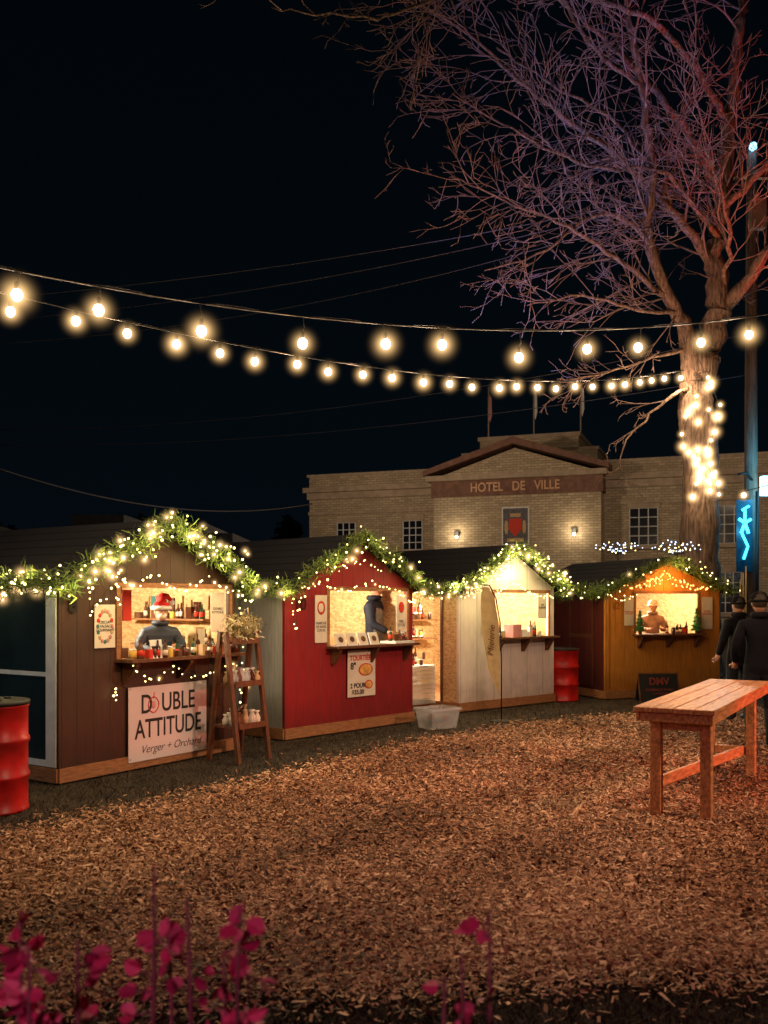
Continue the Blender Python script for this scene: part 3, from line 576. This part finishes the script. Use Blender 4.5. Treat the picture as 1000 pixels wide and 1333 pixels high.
    for k,sg in((0,-1),(1,1)):
        wv=Vector(wrist[k]); d=(wv-Vector(elbow[k])).normalized(); side=d.cross(Vector((0,0,1)));
        if side.length<.2: side=Vector((0,-1,0))
        side.normalize(); nrm=d.cross(side).normalized()
        h=MB(); h.tube([wv-d*.02,wv+d*.03,wv+d*.07,wv+d*.09],[.027,.036,.038,.026],'skin',10)
        for f in range(4):
            s=(f-1.5)*.019; ln=[.06,.075,.08,.065][f]; p0=wv+d*.075+side*s; h.tube([p0,p0+d*ln*.5-nrm*.008,p0+d*ln*.85-nrm*.03,p0+d*ln*.9-nrm*.045],[.0095,.009,.008,.006],'skin',6)
        p0=wv+d*.035+side*sg*-.03; h.tube([p0,p0+side*sg*-.025+d*.025-nrm*.01,p0+side*sg*-.03+d*.055-nrm*.02],[.012,.010,.007],'skin',6)
        h.build('hand',E)
    return E
def puffer(name,c,st=.3):
    m=mat(name,c,.6,.2); t=m.node_tree; b=t.nodes['Principled BSDF']; wv=t.nodes.new('ShaderNodeTexWave'); wv.bands_direction='Z'; wv.inputs['Scale'].default_value=4; wv.inputs['Distortion'].default_value=1.5
    tc=t.nodes.new('ShaderNodeTexCoord'); t.links.new(tc.outputs['Object'],wv.inputs['Vector']); bp=t.nodes.new('ShaderNodeBump'); bp.inputs['Strength'].default_value=st; bp.inputs['Distance'].default_value=.015
    t.links.new(wv.outputs['Fac'],bp.inputs['Height']); t.links.new(bp.outputs[0],b.inputs['Normal']); return m
jn=puffer('navy_puffer',(.035,.045,.07),.15); jb=mat('black_jacket',(.005,.005,.008),.85,.4,6,.6,dist=.02,spec=.15); dj=mat('dark_trousers',(.010,.011,.016),.85,spec=.15); wj=mat('cream_sweater',(.35,.22,.18),.9); ap=mat('white_apron',(.3,.29,.28),.85,spec=.1); nv=mat('navy_shirt',(.01,.014,.03),.8)
def inworld(ax,ay,deg,u,v):
    a=math.radians(deg); return (ax+u*math.cos(a)-v*math.sin(a), ay+u*math.sin(a)+v*math.cos(a))
x,y=inworld(-3.01,8.67,57,1.62,.42); person((x,y,.13),math.radians(57-30),.875,elbow=((-.28,-.16,1.24),(.28,-.16,1.24)),wrist=((-.14,-.36,1.20),(.14,-.36,1.20)),top=jn,legs=dj,hat='santa',lean=.25,name='vendor',mask=True,hair=(.1,.06,.03))
x,y=inworld(-1.21,11.4,48.2,2.18,.52); person((x,y,.13),math.radians(72),1.06,elbow=((-.22,-.05,1.18),(.22,-.08,1.18)),wrist=((-.18,-.26,1.08),(.16,-.28,1.08)),top=nv,legs=dj,hat='beanie',name='vendor',hair=(.05,.03,.02),apron=ap)
x,y=inworld(3.82,16.2,19.9,1.26,.42); person((x,y,.13),math.radians(19.9-20),.89,elbow=((-.27,-.06,1.2),(.27,-.06,1.2)),wrist=((-.15,-.28,1.2),(.15,-.28,1.2)),top=wj,legs=dj,hat='white',name='vendor',hair=(.2,.1,.05),lean=.1)
person((4.33,10.8,0),math.radians(170),1.01,top=jb,legs=dj,hat='beanie',name='visitor',wrist=((-.24,-.16,.98),(.24,-.16,.98)))
person((5.0,13.2,0),math.radians(195),.99,top=jb,legs=dj,hat='beanie',name='visitor')
# ------------------------------------------------------------ town hall
brick,t,b0=nt('yellow_brick'); L=t.links
tc=t.nodes.new('ShaderNodeTexCoord'); sp=t.nodes.new('ShaderNodeSeparateXYZ'); L.new(tc.outputs['Object'],sp.inputs[0]); ad=t.nodes.new('ShaderNodeMath'); L.new(sp.outputs[0],ad.inputs[0]); L.new(sp.outputs[1],ad.inputs[1])
cb=t.nodes.new('ShaderNodeCombineXYZ'); L.new(ad.outputs[0],cb.inputs[0]); L.new(sp.outputs[2],cb.inputs[1]); bt=t.nodes.new('ShaderNodeTexBrick'); L.new(cb.outputs[0],bt.inputs['Vector'])
bt.inputs['Color1'].default_value=(.56,.44,.29,1); bt.inputs['Color2'].default_value=(.38,.29,.19,1); bt.inputs['Mortar'].default_value=(.20,.16,.12,1); bt.inputs['Scale'].default_value=1; bt.inputs['Brick Width'].default_value=.34; bt.inputs['Row Height'].default_value=.12; bt.inputs['Mortar Size'].default_value=.012
L.new(bt.outputs[0],b0.inputs['Base Color']); b0.inputs['Roughness'].default_value=.9; M['brick']=brick
M['stone']=mat('limestone',(.42,.32,.23),.85,.2,3,.2); M['frieze']=mat('frieze_wood',(.20,.10,.07),.8,.3,4)
M['pane']=mat('window_pane',(.01,.012,.02),.15,.2,2,spec=.6); M['letters']=mat('orange_letters',(.65,.36,.19),.5,.1)
E=empty('town_hall',(-3.9,49,0),math.atan2(-.346,.938)); b=MB(); Wd=22.4
b.box(0,7.1,0,9,0,7.0,'brick'); b.box(15.1,Wd,0,9,0,7.0,'brick')
for x0,x1 in((-.25,7.1),(15.1,Wd+.25)):
    lf=x1<10; X=lambda o:(x0+(o if lf else 0), x1-(0 if lf else o))
    b.box(*X(.15),-.1,9.1,7.0,7.35,'stone'); b.box(*X(0),-.3,9.3,7.35,7.6,'stone'); b.box(*X(.25),-.02,9,7.6,8.15,'brick'); b.box(*X(.15),-.1,9.1,8.15,8.3,'stone')
    b.box(*X(.22),-.08,-.003,6.2,6.35,'stone')
b.box(7.1,15.1,-1,9,0,6.75,'brick'); b.box(7.0,15.2,-1.1,9,6.75,7.5,'frieze'); b.box(6.8,15.4,-1.4,9.1,7.5,7.75,'stone')
b.prism([(7.4,7.75),(14.8,7.75),(11.1,8.95)],-1.0,2,'brick')
for sg in (-1,1):
    xe=11.1+sg*4.4; b.prism([(xe,7.752),(11.1,9.10),(11.1,9.42),(xe,8.0)],-1.5,2.1,'frieze')
b.box(8.6,13.6,2.2,8,7.75,9.9,'brick'); b.box(8.5,13.7,2.1,8.1,9.9,10.1,'stone'); b.box(7.7,14.5,2.3,8,7.76,9.2,'brick'); b.box(7.6,14.6,2.2,8.1,9.2,9.35,'stone')
for x in (8.7,11.1,13.5): b.tube([(x,3.6,10.1),(x,3.6,13.0)],.04,'stone',6); b.add([(x,3.6,12.7),(x+.16,3.6,12.4),(x+.18,3.6,11.5),(x+.08,3.6,11.1),(x,3.6,11.4)],[(0,1,2,3,4)],'pink' if x<9 else 'paper')
def win(x,z0,z1,y,w=1.0):
    b.box(x-w/2-.12,x+w/2+.12,y-.10,y-.003,z0-.18,z0-.003,'stone'); b.box(x-w/2-.1,x+w/2+.1,y-.08,y-.003,z1+.003,z1+.25,'stone')
    b.box(x-w/2,x+w/2,y-.02,y-.003,z0,z1,'pane')
    for k in range(4): xx=x-w/2+k*w/3; b.box(xx-.02,xx+.02,y-.06,y-.022,z0,z1,'trimw')
    for k in range(5): zz=z0+k*(z1-z0)/4; b.box(x-w/2+.021,x+w/2-.021,y-.055,y-.021,zz-.018,zz+.018,'trimw')
for x in (2.1,5.7,16.9,20.6): win(x,4.3,5.75 if x<10 else 6.0,0,1.0 if x<10 else 1.25)
for x in (2.1,5.7,16.6,20.6): win(x,1.2,3.0,0)
for x in (8.6,13.6): win(x,1.0,2.8,-1)
b.box(10.1,12.1,-1.05,-1.003,0,2.6,'dwood')
b.box(10.5,11.8,-1.08,-1.02,4.35,6.15,'trimw'); b.box(10.56,11.74,-1.10,-1.082,4.41,6.09,mat('crest_ground',(.10,.09,.10),.6)); b.prism([(10.85,5.6),(11.45,5.6),(11.45,5.1),(11.15,4.75),(10.85,5.1)],-1.115,-1.102,'redink'); b.box(10.9,11.4,-1.115,-1.102,5.68,5.85,'tan'); b.box(10.75,11.55,-1.115,-1.102,4.5,4.68,'tan')
for x in (-1,1): b.ball((11.15+x*.42,-1.108,5.2),(.1,.01,.35),'tan')
for x in (8.3,13.9): b.box(x-.1,x+.1,-1.2,-1.02,4.85,5.1,'black'); b.ball((x,-1.16,4.8),.07,'bulb')
b.build('hall_structure',E)
text(E,'HOTEL   DE   VILLE',.60,(11.1,-1.13,7.12),'letters',bold=.01,sx=.85)
for x in (8.3,13.9): light('wall_lamp','POINT',(x,-1.5,4.95),34,(1,.80,.50),E,.1)
b=MB(); dk=mat('dark_wall',(.03,.033,.04),.9); E=empty('distant_house',(0,0,0))
b.box(-9,-6.2,26,32,0,3.6,dk); b.box(-6.2,-5,26,32,0,3.9,dk); b.box(-5,-4.2,26,32,0,3.6,dk); b.box(-9,-7.5,27,31,3.6,4.2,dk); b.prism([(-16,3),(-9,3),(-12.5,4.2)],24,30,dk); b.box(-15.8,-9.2,24.2,30,0,3,dk); b.build('house_body',E)
n=26000; cx=np.random.uniform(-60,-8,n); hh=6+2.2*np.sin(cx*.5)+1.5*np.sin(cx*1.37+1); c=np.stack([cx,np.random.uniform(85,92,n),np.random.rand(n)**.7*hh],1); dd=np.random.randn(n,4,3)*.22
quads('distant_trees',c[:,None,:]+dd,np.random.rand(n),attrramp('dark_foliage',[(0,(.01,.015,.012)),(1,(.03,.04,.03))]))
# ------------------------------------------------------------ big tree
TB=Vector((6.9,20.5,0)); M['bark']=mat('bark',(.20,.13,.09),.9,.65,4,1.0,stretch=(5,5,.7),dist=.07)
M['twig']=mat('twig_bark',(.23,.155,.13),.9,.3,5)
tm=MB(); cnt=[0,0]
def grow(p,d,L,r,lvl,sides=4):
    if cnt[0]>cnt[1]: return
    cnt[0]+=1
    n=max(3,int(L/.26)); st=L/n; pts=[p.copy()]; rs=[r]; d=d.normalized()
    for i in range(n):
        d=(d+Vector((R.gauss(0,.15),R.gauss(0,.15),R.gauss(0,.15)+.02))).normalized(); p=p+d*st; pts.append(p.copy()); rs.append(max(.0075,r*(1-.85*(i+1)/n)))
        if lvl<4 and R.random()<(.95 if lvl<2 else .8 if lvl<3 else .45):
            ax=Vector((R.gauss(0,1),R.gauss(0,1),R.gauss(0,1))).normalized()
            q=(Matrix.Rotation(R.uniform(.4,.9),3,d.cross(ax).normalized())@d)
            grow(p.copy(),q,L*R.uniform(.34,.66)*(1-.3*i/n),max(.0075,rs[-1]*.6),lvl+1,3)
    tm.tube(pts,rs,'twig',sides)
def limb(P,sp=1.0,sides=8,kids=True,minl=1.0,maxl=2.6,start=0,cap=1900):
    ctrl=[Vector(p[:3])+TB for p in P]; rr=[p[3] for p in P]; pts=[];rs=[]
    for i in range(len(ctrl)-1):
        p0=ctrl[max(i-1,0)];p1=ctrl[i];p2=ctrl[i+1];p3=ctrl[min(i+2,len(ctrl)-1)]
        m=max(4,int((p2-p1).length/.22))
        for k in range(m):
            t=k/m; q=.5*((2*p1)+(p2-p0)*t+(2*p0-5*p1+4*p2-p3)*t*t+(3*p1-p0-3*p2+p3)*t**3)
            j=.03 if sides<12 else .012
            q+=Vector((R.gauss(0,j),R.gauss(0,j),R.gauss(0,.012))); pts.append(q); rs.append((rr[i]+(rr[i+1]-rr[i])*t)*R.uniform(.93,1.07))
    pts.append(ctrl[-1]); rs.append(rr[-1]); tm.tube(pts,rs,'bark',sides)
    if kids:
        idx=[i for i in range(int(start*len(pts)),len(pts)-1) if R.random()<.55*sp]; R.shuffle(idx)
        cnt[0]=0; cnt[1]=cap
        for i in idx:
            d=(pts[i+1]-pts[i]).normalized(); ax=Vector((R.gauss(0,1),R.gauss(0,1),R.gauss(0,1))).normalized(); q=Matrix.Rotation(R.uniform(.5,1.1),3,d.cross(ax).normalized())@d
            q=(q+Vector((-.22,0,.03))).normalized()
            grow(pts[i],q,R.uniform(minl,maxl),max(.012,min(rs[i]*.42,.032)),1 if R.random()<.6 else 2,4)
limb([(0,0,0,.56),(0,0,.6,.46),(0,0,3.1,.40),(.03,0,4.8,.37),(-.08,0,6.1,.40),(.12,0,7.1,.34)],sides=18,kids=False)
limb([(.1,0,6.9,.32),(.42,0,8.0,.27),(.36,.1,9.1,.23),(.6,.2,10.6,.18),(.72,.2,12.3,.14),(.9,.1,14,.11),(1.0,0,17,.05)],.8,10,start=.3)
limb([(-.1,0,6.2,.22),(-.37,-.2,7.5,.17),(-.85,-.5,8.2,.13),(-1.35,-.8,9.3,.11),(-1.3,-1,10.7,.095),(-1.6,-1.2,12.3,.08),(-2.0,-1.4,14,.065),(-2.4,-1.6,16,.04)],.9,8,start=.3)
limb([(.42,0,8.0,.18),(1.0,-.3,8.7,.13),(1.6,-.6,9.5,.10),(2.6,-1,10.5,.06)],.8,maxl=1.8)
limb([(.4,.1,9.0,.12),(-.6,-.3,10.0,.085),(-2.2,-.8,11.2,.06),(-3.8,-1.4,12.0,.04),(-5.2,-2,12.9,.025),(-6.5,-2.5,13.3,.012)],1.1)
limb([(.6,.2,10.6,.10),(-.5,-.3,12.0,.075),(-2,-1,13.1,.055),(-4,-2,13.9,.035),(-7,-3,14.2,.015)],1.0)
limb([(-.85,-.5,8.2,.07),(-1.9,-1,8.7,.05),(-3.2,-1.5,9.3,.032),(-4.5,-2,9.6,.02),(-5.6,-2.4,9.9,.010)],1.1,maxl=2.0)
limb([(-.2,-.1,6.4,.05),(-.9,-.5,6.0,.032),(-1.6,-.8,5.3,.02),(-2.1,-1,4.5,.010)],1.0,minl=.4,maxl=1.1,cap=500)
limb([(-.3,-.1,7.2,.05),(-1.2,-.5,6.9,.03),(-2.2,-.8,6.5,.02),(-3.2,-1,6.3,.010)],1.0,minl=.5,maxl=1.3,cap=500)
limb([(-1.35,-.8,9.3,.05),(-2.4,-1.2,9.7,.038),(-3.8,-1.6,8.7,.024),(-4.9,-1.8,8.3,.010)],1.1,maxl=1.6)
limb([(-.6,-.4,7.9,.05),(-1.6,-.9,7.8,.035),(-2.8,-1.2,8.0,.024),(-4.0,-1.5,7.7,.010)],1.1,maxl=1.6)
limb([(.5,.1,9.6,.065),(-1.0,-.9,10.6,.045),(-2.8,-1.6,10.5,.032),(-4.4,-2.2,10.9,.02),(-5.6,-2.6,11.4,.010)],1.1)
limb([(.72,.2,12.3,.08),(-1.5,-1.6,13.4,.06),(-5,-4,12.5,.035),(-7.0,-5.6,11.0,.02),(-8.6,-6.3,10.7,.008)],.8,maxl=1.5,start=.3,cap=1200)
limb([(.6,0,10.4,.08),(1.5,-.8,11.3,.055),(2.0,-1.2,13,.04),(1.6,-1.6,15,.03)],.9,maxl=1.8)
limb([(-1.6,-1.2,12.3,.05),(-2.8,-1.6,13.0,.04),(-3.6,-1.9,14.2,.03)],1.0)
limb([(.5,-.1,8.6,.06),(.2,-1.2,9.5,.04),(-.6,-2.2,10.5,.025),(-1.2,-3.0,11.8,.012)],1.0)
limb([(-.6,-.3,10.0,.05),(-1.8,-.2,12.0,.04),(-3.2,0,13.0,.03),(-4.4,.3,14.0,.02)],1.0)
tm.build('bare_tree')
E=empty('tree_string_lights',tuple(TB)); b=MB()
for st,(a0,z0,z1) in enumerate([(-2.3,3.9,6.6),(-1.75,3.8,6.9),(-1.2,4.0,6.7)]):
    pts=[]
    for i in range(60):
        f=i/59; z=z0+f*(z1-z0); a=a0+.35*math.sin(f*9+st); r=.44+.02*R.random(); pts.append(Vector((r*math.cos(a),r*math.sin(a),z)))
    b.tube(pts,.008,'wire',4)
    for i,p in enumerate(pts):
        if R.random()<(.33 if p.z<5 else .12):
            r=R.choice([.03,.045]); q=p*1.0; q.x*=1.08;q.y*=1.08; q.x+=R.uniform(-.06,.06); b.ball(q,r,'bulb',8,6); bloom(E,q,.28 if r>.04 else .18)
b.tube([(.3,-.4,4.2),(.6,-.6,4.0),(1.2,-.9,4.15)],.01,'wire',4); b.ball((.72,-.65,3.95),.05,'bulb'); b.ball((1.1,-.85,4.0),.04,'bulb'); bloom(E,(.72,-.65,3.95),.22)
b.build('trunk_bulbs',E); light('trunk_glow','POINT',(-.25,-.95,4.3),24,(1,.70,.36),E,.12); light('trunk_glow','POINT',(0,-.95,5.8),11,(1,.70,.36),E,.12)
# ------------------------------------------------------------ utility pole and lit ornament
E=empty('utility_pole',(8.85,22.6,0)); b=MB(); b.tube([(0,0,0),(0,0,6),(.02,0,12.6)],[.17,.15,.12],mat('pole_wood',(.28,.21,.17),.9,.4,4,.5,stretch=(6,6,.6)),12)
b.box(-1,1,-.07,.07,11.9,12.05,'dwood'); b.box(-.1,.25,-.3,-.1,10.6,11.3,'stone')
b.tube([(0,-.1,4.6),(-.25,-.4,4.75),(-.5,-.5,4.7)],.03,'black'); b.ball((-.05,-.25,12.55),.10,emis('pole_blue_lamp',(.2,.6,1),5)); b.build('pole',E)
E2=empty('neon_star_ornament',(8.55,22.1,0)); b=MB(); cy=emis('cyan_neon',(.05,.75,1),5); 
b.box(-.24,.14,0,.02,2.4,4.1,mat('blue_panel',(.01,.06,.10),.4))
for k in range(5):
    a=k/5*6.283+.3; b.tube([(-.05,-.03,3.55),(-.05+.15*math.cos(a),-.03,3.55+.30*math.sin(a))],.035,cy,6)
b.tube([(-.12,-.03,3.3),(.02,-.03,3.0),(-.08,-.03,2.7)],.03,cy,6); b.tube([(-.12,-.03,3.85),(.05,-.03,3.95)],.03,cy,6)
b.tube([(.25,0,4.3),(.25,0,0)],.04,'black',8)
b.box(.35,.9,-.1,.1,4.2,4.65,emis('cyan_lamp',(.3,.8,1),5)); b.tube([(.62,0,0),(.62,0,4.2)],.05,'black',8)
b.build('ornament',E2); light('cyan_glow','POINT',(.5,-.6,4.3),90,(.1,.6,1),E2,.2); light('cyan_glow','POINT',(-.05,-.5,3.4),16,(.1,.6,1),E2,.1)
E=empty('snowflake_decoration',(0,0,0)); b=MB()
for cx in (5.0,6.25):
    for k in range(9):
        a=.15+k*.36; ex=cx+.50*math.cos(a); ez=2.78+.20*math.sin(a)
        for q in range(5):
            f=(q+1)/5; b.ball((cx+(ex-cx)*f+R.uniform(-.04,.04),20,2.72+(ez-2.72)*f+.12*f*(1-f)+R.uniform(-.04,.04)),R.uniform(.009,.016),'fairyb' if R.random()<.7 else 'fairy',6,4)
        b.tube([(cx,20,2.7),(ex,20,ez)],.005,'wire',4)
    b.tube([(cx,20,0),(cx,20,2.7)],.03,'black',6)
b.build('snowflake_frame',E)
# ------------------------------------------------------------ string lights
def lightstring(P0,P1,sag,step,drop,rb,rh,every,le,first=.3):
    E=empty('string_lights'); b=MB(); P0=Vector(P0);P1=Vector(P1); L=(P1-P0).length
    f=lambda t:P0.lerp(P1,t)-Vector((0,0,sag*4*t*(1-t)))
    b.tube([f(i/60) for i in range(61)],.008,'wire',5); b.tube([f(i/60)+Vector((0,.01,.012+.008*math.sin(i))) for i in range(61)],.004,'wire',4)
    n=int(L/step)
    for i in range(n):
        t=(first+i+R.uniform(-.12,.12))*step/L
        if t>1: break
        p=f(t); dr=drop*R.uniform(.7,1.2); q=p-Vector((R.uniform(-.03,.03),0,dr))
        b.tube([p,p.lerp(q,.4)+Vector((.012,0,0)),q+Vector((0,0,rb*1.6))],.005,'wire',4); b.lathe((q.x,q.y,q.z+rb*.8),[(rb*.5,0),(rb*.5,rb*1.4),(rb*.2,rb*1.7)],'black',8)
        b.ball(tuple(q),(rb,rb,rb*1.15),'bulb',12,8)
        bloom(E,q,rh*R.uniform(.9,1.15))
        if i%every==0: light('bulb_lamp','POINT',(q.x,q.y,q.z-rb*1.15-.05),le,(1,.66,.40),E,.05)
    b.build('cable_and_bulbs',E); return E
lightstring((-2.89,6.3,4.01),(4.54,9.9,4.82),.365,.71,.20,.038,.20,1,40,first=.45)
lightstring((-3.9,8.5,4.61),(6.43,20.1,6.66),.52,.62,.13,.043,.22,2,54,first=.9)
E=empty('light_pole',(-2.89,6.3,0)); b=MB(); b.tube([(0,0,0),(0,0,4.2)],.04,'dwood',8); b.build('post',E)
E=empty('light_pole',(4.54,9.9,0)); b=MB(); b.tube([(.0,0,0),(0,0,5)],.04,'dwood',8); b.build('post',E)
M['uw']=mat('cable_grey',(.10,.09,.10),.7,.1)
def wire(name,P0,P1,sag,r):
    b=MB(); P0=Vector(P0);P1=Vector(P1); b.tube([P0.lerp(P1,i/40)-Vector((0,0,sag*4*(i/40)*(1-i/40))) for i in range(41)],r,M['uw'],4); b.build(name)
wire('power_line',(-9.8,24,8.9),(8.95,22.6,12.0),.5,.012)
wire('power_line',(-9.8,24,8.3),(8.95,22.6,11.9),.7,.010)
wire('power_line',(-8.6,21,8.5),(8.95,22.6,12.0),.35,.010)
wire('power_line',(-12.3,30,7.2),(8.95,22.6,8.2),.6,.011)
wire('power_line',(-12.3,30,6.7),(8.95,22.6,7.2),.5,.011)
wire('power_line',(-14.5,35,6.7),(-3.7,48,6.7),.9,.03)
# ------------------------------------------------------------ foreground plants
M['stem']=mat('stem',(.22,.07,.09),.7); M['petal']=attrramp('petals_magenta',[(0,(.30,.02,.08)),(.5,(.62,.05,.15)),(1,(.80,.20,.30))],.55)
def plant(stems,name='flowering_shrub'):
    E=empty(name); b=MB(); vs=[];rn=[]
    for (x,y,zt,lean,nl) in stems:
        P=[Vector((x-lean,y+R.uniform(-.1,.1),0)),Vector((x-lean*.6+R.uniform(-.02,.02),y,zt*.4)),Vector((x-lean*.2+R.uniform(-.015,.015),y,zt*.75)),Vector((x,y,zt))]
        b.tube(P,[.007,.006,.005,.003],M['stem'],5)
        for i in range(nl):
            f=1-R.random()**1.6*.35; base=P[2].lerp(P[3],(f-.75)/.25) if f>.75 else P[1].lerp(P[2],(f-.4)/.35)
            d=Vector((R.gauss(0,1),R.gauss(0,.7),R.gauss(.1,.6))).normalized(); off=d*R.uniform(.01,.045)
            b.tube([base,base+off],.002,M['stem'],4)
            c=base+off; l=R.uniform(.017,.031)
            for pet in range(R.choice([1,2,2,3])):
                d2=(d+Vector((R.gauss(0,.8),R.gauss(0,.7),R.gauss(0,.8)))).normalized() if pet else d
                s=(Vector((1,0,0))*R.choice([-1,1])+Vector((R.gauss(0,.6),R.gauss(0,.7),R.gauss(0,.9)))); s=(s-d2*s.dot(d2)).normalized(); nn=d2.cross(s); w=l*R.uniform(.5,.8)
                cup=R.uniform(.1,.5)*l; rv=R.random()
                for sg in (1,-1):
                    q=[c,c+d2*l*.25+s*w*.7*sg+nn*cup*.6,c+d2*l*.8+s*w*sg+nn*cup,c+d2*l*1.3+s*w*.65*sg+nn*cup*.7,c+d2*l*1.65+s*w*.05*sg-nn*cup*.2,c+d2*l*.8]
                    vs.append(q); rn.append(rv)
    quads('petals',np.array([[tuple(p) for p in q] for q in vs]),np.array(rn),M['petal'],E); b.build('stems',E)
plant([(-.78,2.0,1.02,.02,8),(-.72,1.9,1.00,.03,18),(-.67,2.05,.96,.01,12),(-.82,2.1,.90,0,8),(-.76,1.95,.86,0,12)])
plant([(-.49,2.0,1.14,.03,9),(-.42,2.0,1.07,-.02,5),(-.30,1.95,1.07,.05,4),(-.36,2.1,.92,-.03,15),(-.29,2.0,.90,.0,13),(-.46,2.0,1.02,0,4)])
plant([(.13,2.0,.90,.02,5),(.165,2.0,.95,-.03,3),(.235,2.1,1.01,.03,4),(.16,1.95,.84,0,8)])
# ------------------------------------------------------------ added fill lights, tree and table lights (sources unseen)
light('fill_spot_warm','SPOT',(9.0,3.0,6.0),3300,(1,.58,.38),None,.25,target=(2.4,9.0,0),angle=60,blend=1)  # unseen fill spot added to brighten the chip path
light('fill_spot_purple','SPOT',(-1.6,-1.5,2.6),210,(1,.32,.52),None,.15,target=(-.35,2.0,.95),angle=40)  # unseen fill spot added to light the foreground plants
light('fill_spot_cool','SPOT',(-8,3.5,3.5),260,(.85,.95,1),None,.25,target=(-3.6,10.0,1.2),angle=40,blend=1)  # unseen fill spot added to brighten the first stall's side wall
light('tree_uplight_blue','SPOT',(1.5,21.5,3.0),3600,(.24,.32,1),None,.2,target=(4.9,19.6,15),angle=54,blend=.9)
light('tree_uplight_blue','SPOT',(3.5,14.0,3.2),1500,(.25,.33,1),None,.2,target=(5.2,19.4,15.5),angle=36,blend=.9)
light('tree_uplight_warm_red','SPOT',(0.5,14.5,3.2),1500,(1,.36,.34),None,.2,target=(3.5,19,10.0),angle=70,blend=1)
light('tree_uplight_red','SPOT',(10.5,17,1.5),3400,(1,.06,.03),None,.2,target=(8.6,19.0,12.5),angle=40)
light('tree_uplight_amber','SPOT',(9.5,14,2.5),420,(1,.42,.18),None,.2,target=(6.8,20.5,8.5),angle=54,blend=1)
light('hall_fill_light','POINT',(-2,36,8.0),1300,(1,.74,.50),None,.3)  # unseen fill point added to brighten the town hall front
light('hall_fill_light','POINT',(12,32,8.0),750,(1,.74,.50),None,.3)  # second added fill point for the hall, right side
light('red_table_light','SPOT',(7.4,7.2,1.6),750,(1,.05,.03),None,.1,target=(3.2,8.6,.4),angle=34)
